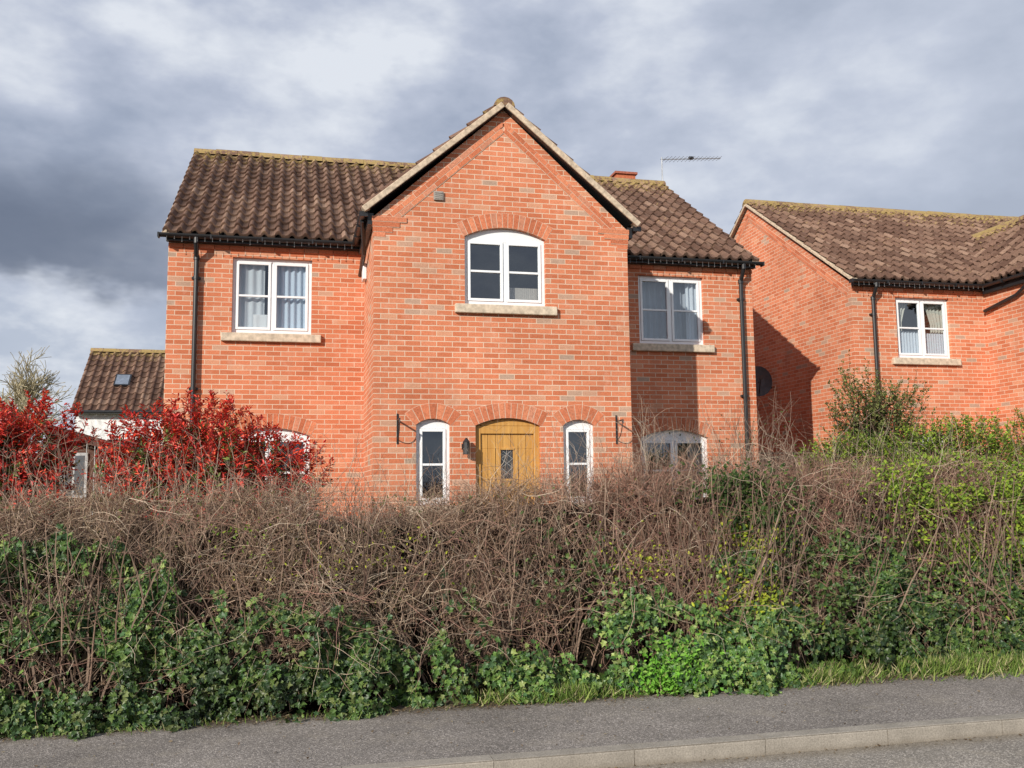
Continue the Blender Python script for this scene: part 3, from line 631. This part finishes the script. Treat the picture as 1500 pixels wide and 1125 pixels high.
N=2600; x=rng.uniform(3.6,9,N); y=7.42+rng.normal(size=N)*.09; k=rng.random(N)<np.clip(.4+1.4*n2(p3(x,y,90)),0,1); x,y=x[k],y[k]; N=len(x); z=np.abs(rng.normal(size=N))*.05+.02
G.add(leaves(np.stack([x,y,z],1),rng.normal(size=(N,3)),facing(N,1.2),rng.uniform(.025,.055,N),pal([(.04,.085,.02),(.06,.11,.025),(.10,.17,.03)],N,.2),IVY),0)
G.obj('grass_verge',[LEAFD],False)
G=Geo(); N=1700; x=3.12+rng.normal(size=N)*.19; y=7.28+rng.normal(size=N)*.08; z=np.abs(rng.normal(size=N))*.15+.02
G.add(leaves(np.stack([x,y,z],1),rng.normal(size=(N,3))+np.array([0,-.3,.3]),facing(N,1.2),rng.uniform(.025,.05,N),pal([(.12,.32,.03),(.17,.40,.04),(.22,.45,.06)],N,.15),OVAL),0); G.obj('nettle_clump',[LEAFD],False)
G=Geo(); N=5600; x=rx(N); y=np.minimum(7.36-np.abs(rng.normal(size=N))*.12,7.5); y=np.where(rng.random(N)<.08,rng.uniform(5.95,7.3,N),y); y=np.where(rng.random(N)<.07,5.79-np.abs(rng.normal(size=N))*.06,y)
G.add(leaves(np.stack([x,y,np.where(y<5.8,-.094,.006)],1),np.stack([rng.normal(size=N),rng.normal(size=N),rng.random(N)*.3],1),np.stack([rng.normal(size=N)*.2,rng.normal(size=N)*.2,np.ones(N)],1),rng.uniform(.008,.030,N),pal([(.18,.12,.06),(.28,.20,.11),(.11,.07,.04),(.34,.28,.18)],N,.2),OVAL),0); G.obj('leaf_litter',[LEAFD],False)
# ---- shrubs
def shrub(name,c,r,nsh,lpershoot,tipcol,incol,size,tpl,up=.8,stem=(.10,.06,.045),base=.35,split=.6,shl=.35,seed=0,mat=LEAF,nz=.22):
    G=Geo(); c=np.array(c); r=np.array(r); ns=SN(seed+50,1.6)
    d=norm(rng.normal(size=(nsh,3))+np.array([0,-.15,.25])); rad=rng.random(nsh)**.4
    rad=rad*(1+nz*ns(d*2.2)); tip=c+d*r*rad[:,None]; tip[:,2]=np.maximum(tip[:,2],base)
    D=norm(d*.7+np.array([0,0,up])+rng.normal(size=(nsh,3))*.25); L=rng.uniform(.5,1.1,nsh)*shl
    P=paths(tip-D*L[:,None]*.6,D,L,5,.10); G.add(tubes(P,np.full((nsh,5),.004)*np.linspace(1,.4,5),pal([stem],nsh)),0)
    nl=30; l0=np.stack([c[0]+rng.normal(size=nl)*.12,c[1]+rng.normal(size=nl)*.12,np.full(nl,base)],1); tg=c+norm(rng.normal(size=(nl,3))+np.array([0,0,.8]))*r*.75
    t=np.linspace(0,1,6)[None,:,None]; P2=l0[:,None]*(1-t)+tg[:,None]*t; P2[:,1:-1]+=rng.normal(size=(nl,4,3))*.04
    G.add(tubes(P2,rng.uniform(.01,.022,nl)[:,None]*np.linspace(1,.3,6),pal([stem],nl)),0)
    n=nsh*lpershoot; i=np.repeat(np.arange(nsh),lpershoot); q=rng.random(n)**.8; k=np.minimum((q*4).astype(int),3); f=(q*4-k)[:,None]
    pos=P[i,k]*(1-f)+P[i,k+1]*f+rng.normal(size=(n,3))*.012
    side=norm(np.cross(D[i],rng.normal(size=(n,3)))); LD=norm(side+D[i]*(.35+.6*q[:,None])); LN=norm(D[i]-side*.5+rng.normal(size=(n,3))*.2)
    isr=(rng.random(nsh)<np.clip(split+(rad-.75)*.9+d[:,2]*.35,0.03,1))[i]
    col=np.where(isr[:,None],pal(tipcol,n,.22),pal(incol,n,.2))
    G.add(leaves(pos,LD,LN,rng.uniform(.7,1.2,n)*size*(1-.35*q),col,tpl),1)
    return G.obj(name,[TWIG,mat],False)
REDM=attr_mat('photinia_leaf',.42,.35,.15)
RED=[(.56,.034,.022),(.66,.055,.028),(.42,.022,.018),(.70,.11,.045),(.60,.045,.035),(.34,.03,.02)]; PGR=[(.07,.12,.025),(.11,.17,.03),(.17,.23,.045),(.30,.05,.03)]
shrub('photinia_bush',(-.98,10.9,1.68),(1.15,.85,.90),1500,18,RED,PGR,.082,LONG,split=.50,shl=.28,seed=3,mat=REDM,nz=.24)
shrub('photinia_bush',(-3.25,11.2,1.80),(1.05,.85,1.02),1500,18,RED,PGR,.082,LONG,split=.54,shl=.28,seed=9,mat=REDM,nz=.26)
shrub('photinia_bush',(-5.3,11.2,1.6),(1.0,.8,.95),400,15,RED,PGR,.085,LONG,split=.6,seed=5,mat=REDM)
shrub('pyracantha_shrub',(8.2,11.9,2.20),(.72,.45,1.0),900,15,[(.15,.18,.05),(.21,.23,.07)],DG_,.062,OVAL,shl=.48,seed=11,mat=LEAFD,nz=.45,split=.4)
shrub('laurel_bush',(6.6,10.0,1.68),(.75,.5,.60),620,18,MG_,DG_,.055,OVAL,seed=14,mat=LEAFD,split=.5)
shrub('laurel_bush',(8.05,10.2,1.80),(.95,.55,.68),860,18,MG_,DG_,.055,OVAL,seed=15,mat=LEAFD,split=.6)
shrub('laurel_bush',(9.6,10.6,1.76),(1.1,.6,.70),600,16,MG_,DG_,.055,OVAL,seed=16,mat=LEAFD,split=.6)
G=Geo(); N=150; x=rng.normal(7.35,.28,N); P=paths(np.stack([x,rng.uniform(13.8,14.5,N),np.full(N,1.3)],1),np.stack([rng.normal(size=N)*.35,rng.normal(size=N)*.1,np.ones(N)],1),rng.uniform(.6,2.1,N),9,.16)
P[:,:,1]=np.minimum(P[:,:,1],14.6)
G.add(tubes(P,rng.uniform(.003,.006,N)[:,None]*np.linspace(1,.4,9),pal([(.26,.2,.16),(.18,.13,.1)],N)),0)
n=260; i=rng.integers(0,N,n); b=P[i,rng.integers(2,9,n)]; G.add(leaves(b,rng.normal(size=(n,3)),facing(n),rng.uniform(.03,.05,n),pal(DG_,n),OVAL),1); G.obj('climbing_rose',[TWIG,LEAFD],False)
def bare_tree(name,base,H,seed,col):
    r=np.random.default_rng(seed); segs=[]
    def grow(p,d,L,rad,lv):
        q=p; pts=[p]
        for k in range(4):
            d=(d+Vector(r.normal(size=3)*.12)+Vector((0,0,.05))).normalized(); q=q+d*(L/4); pts.append(q)
        segs.append((pts,rad))
        if lv<5:
            for c in range(4 if lv<3 else 5):
                t=r.uniform(.35,1); a=pts[min(4,int(t*4)+0)]; nd=(d+Vector(r.normal(size=3)*.55)).normalized(); grow(a,nd,L*r.uniform(.55,.75),rad*.55,lv+1)
    grow(Vector(base),Vector((0,0,1)),H*.34,H*.018,0)
    P=np.array([[tuple(v) for v in s[0]] for s in segs]); R=np.array([s[1] for s in segs])[:,None]*np.linspace(1,.6,5)[None]; R=np.maximum(R,.010)
    G=Geo(); G.add(tubes(P,R,pal(col,len(P))),0); return G.obj(name,[TWIG])
bare_tree('bare_tree',(-11.5,40,.4),12.5,3,[(.42,.36,.24),(.34,.30,.19)])
bare_tree('bare_tree',(-14.5,44,.4),10,5,[(.34,.29,.17),(.28,.24,.14)])
G=Geo(); N=9000; x=rng.uniform(-90,90,N); y=rng.uniform(70,74,N); hh=3.2+1.2*n1(np.stack([x*.12,x*0,x*0],1)); z=rng.random(N)*hh+.2
G.add(leaves(np.stack([x,y,z],1),rng.normal(size=(N,3)),facing(N),rng.uniform(.6,1.2,N),pal([(.06,.06,.035),(.08,.07,.05),(.04,.06,.02)],N),OVAL),0); G.obj('distant_tree_line',[LEAFD],False)
# ------------------------------------------------------------------ sun, sky
sd=Vector((2.4,2.3,-1.47)).normalized()
el=math.asin(-sd.z)
sun=bpy.data.lights.new('sun','SUN'); sun.energy=5.0; sun.angle=math.radians(.53); sun.color=(1,.94,.84)
so=bpy.data.objects.new('sun',sun); scene.collection.objects.link(so); so.rotation_euler=sd.to_track_quat('-Z','Y').to_euler()
w=bpy.data.worlds.new('World'); scene.world=w; w.use_nodes=True; nt=w.node_tree; nt.nodes.clear(); nb=NB(nt)
out=nt.nodes.new('ShaderNodeOutputWorld')
sky=nb.n('ShaderNodeTexSky',sky_type='NISHITA'); sky.sun_disc=False; sky.sun_elevation=el; sky.sun_rotation=math.atan2(-sd.x,-sd.y)
co=nb.n('ShaderNodeTexCoord').outputs['Generated']
sp=nb.n('ShaderNodeSeparateXYZ',{0:co}); dx,dz=sp.outputs[0],sp.outputs[2]
st=nb.n('ShaderNodeVectorMath',{0:co,1:(1.,1.,1.9)},operation='MULTIPLY').outputs[0]
st2=nb.n('ShaderNodeVectorMath',{0:st,1:(3.1,1.7,.4)},operation='ADD').outputs[0]
nA=nb.noise(st2,3.0,5,.52); nB=nb.noise(st,5.,5,.55); nC=nb.noise(st2,8.,5,.6)
v=nb.math('ADD',nA,nb.math('MULTIPLY',nb.math('SUBTRACT',nC,.5),.38))
base=nb.ramp(v,[(.32,(.27,.32,.43)),(.44,(.37,.425,.545)),(.55,(.51,.56,.68)),(.67,(.77,.81,.88))])
right=nb.smooth(dx,.15,.65)
base=nb.mix(nb.math('MULTIPLY',right,.40),base,(.64,.69,.79))
zz=nb.math('ADD',dz,nb.math('MULTIPLY',nb.math('SUBTRACT',nB,.5),.14))
left=nb.smooth(nb.math('ADD',dx,nb.math('MULTIPLY',nb.math('SUBTRACT',nA,.5),.5)),.14,-.22)
band=nb.math('MULTIPLY',nb.smooth(zz,.185,.21),nb.smooth(zz,.36,.23))
c=nb.mix(nb.math('MULTIPLY',nb.math('MULTIPLY',band,left),.88),base,(.14,.17,.24))
low=nb.smooth(zz,.215,.14); c=nb.mix(nb.math('MULTIPLY',low,.8),c,nb.ramp(nC,[(.38,(.50,.56,.67)),(.62,(.88,.91,.95))]))
STR=.1
c=nb.mix(1.,c,(1/STR,)*3,'MULTIPLY')
c=nb.mix(.96,sky.outputs[0],c)
bg=nb.n('ShaderNodeBackground',{'Color':c,'Strength':STR}); nt.links.new(bg.outputs[0],out.inputs[0])
# ------------------------------------------------------------------ camera
cam=bpy.data.cameras.new('camera'); cam.sensor_width=36; cam.lens=1361.93/1500*36; cam.clip_end=2000; cam.clip_start=.05
cob=bpy.data.objects.new('camera',cam); scene.collection.objects.link(cob)
M4=Matrix.Translation((0,0,1.65))@Matrix.Rotation(-.2331,4,'Z')@Matrix.Rotation(math.pi/2+.1135,4,'X')@Matrix.Rotation(-.0117,4,'Z')
cob.matrix_world=M4; scene.camera=cob
scene.view_settings.view_transform='Standard'; scene.view_settings.look='None'; scene.view_settings.exposure=0
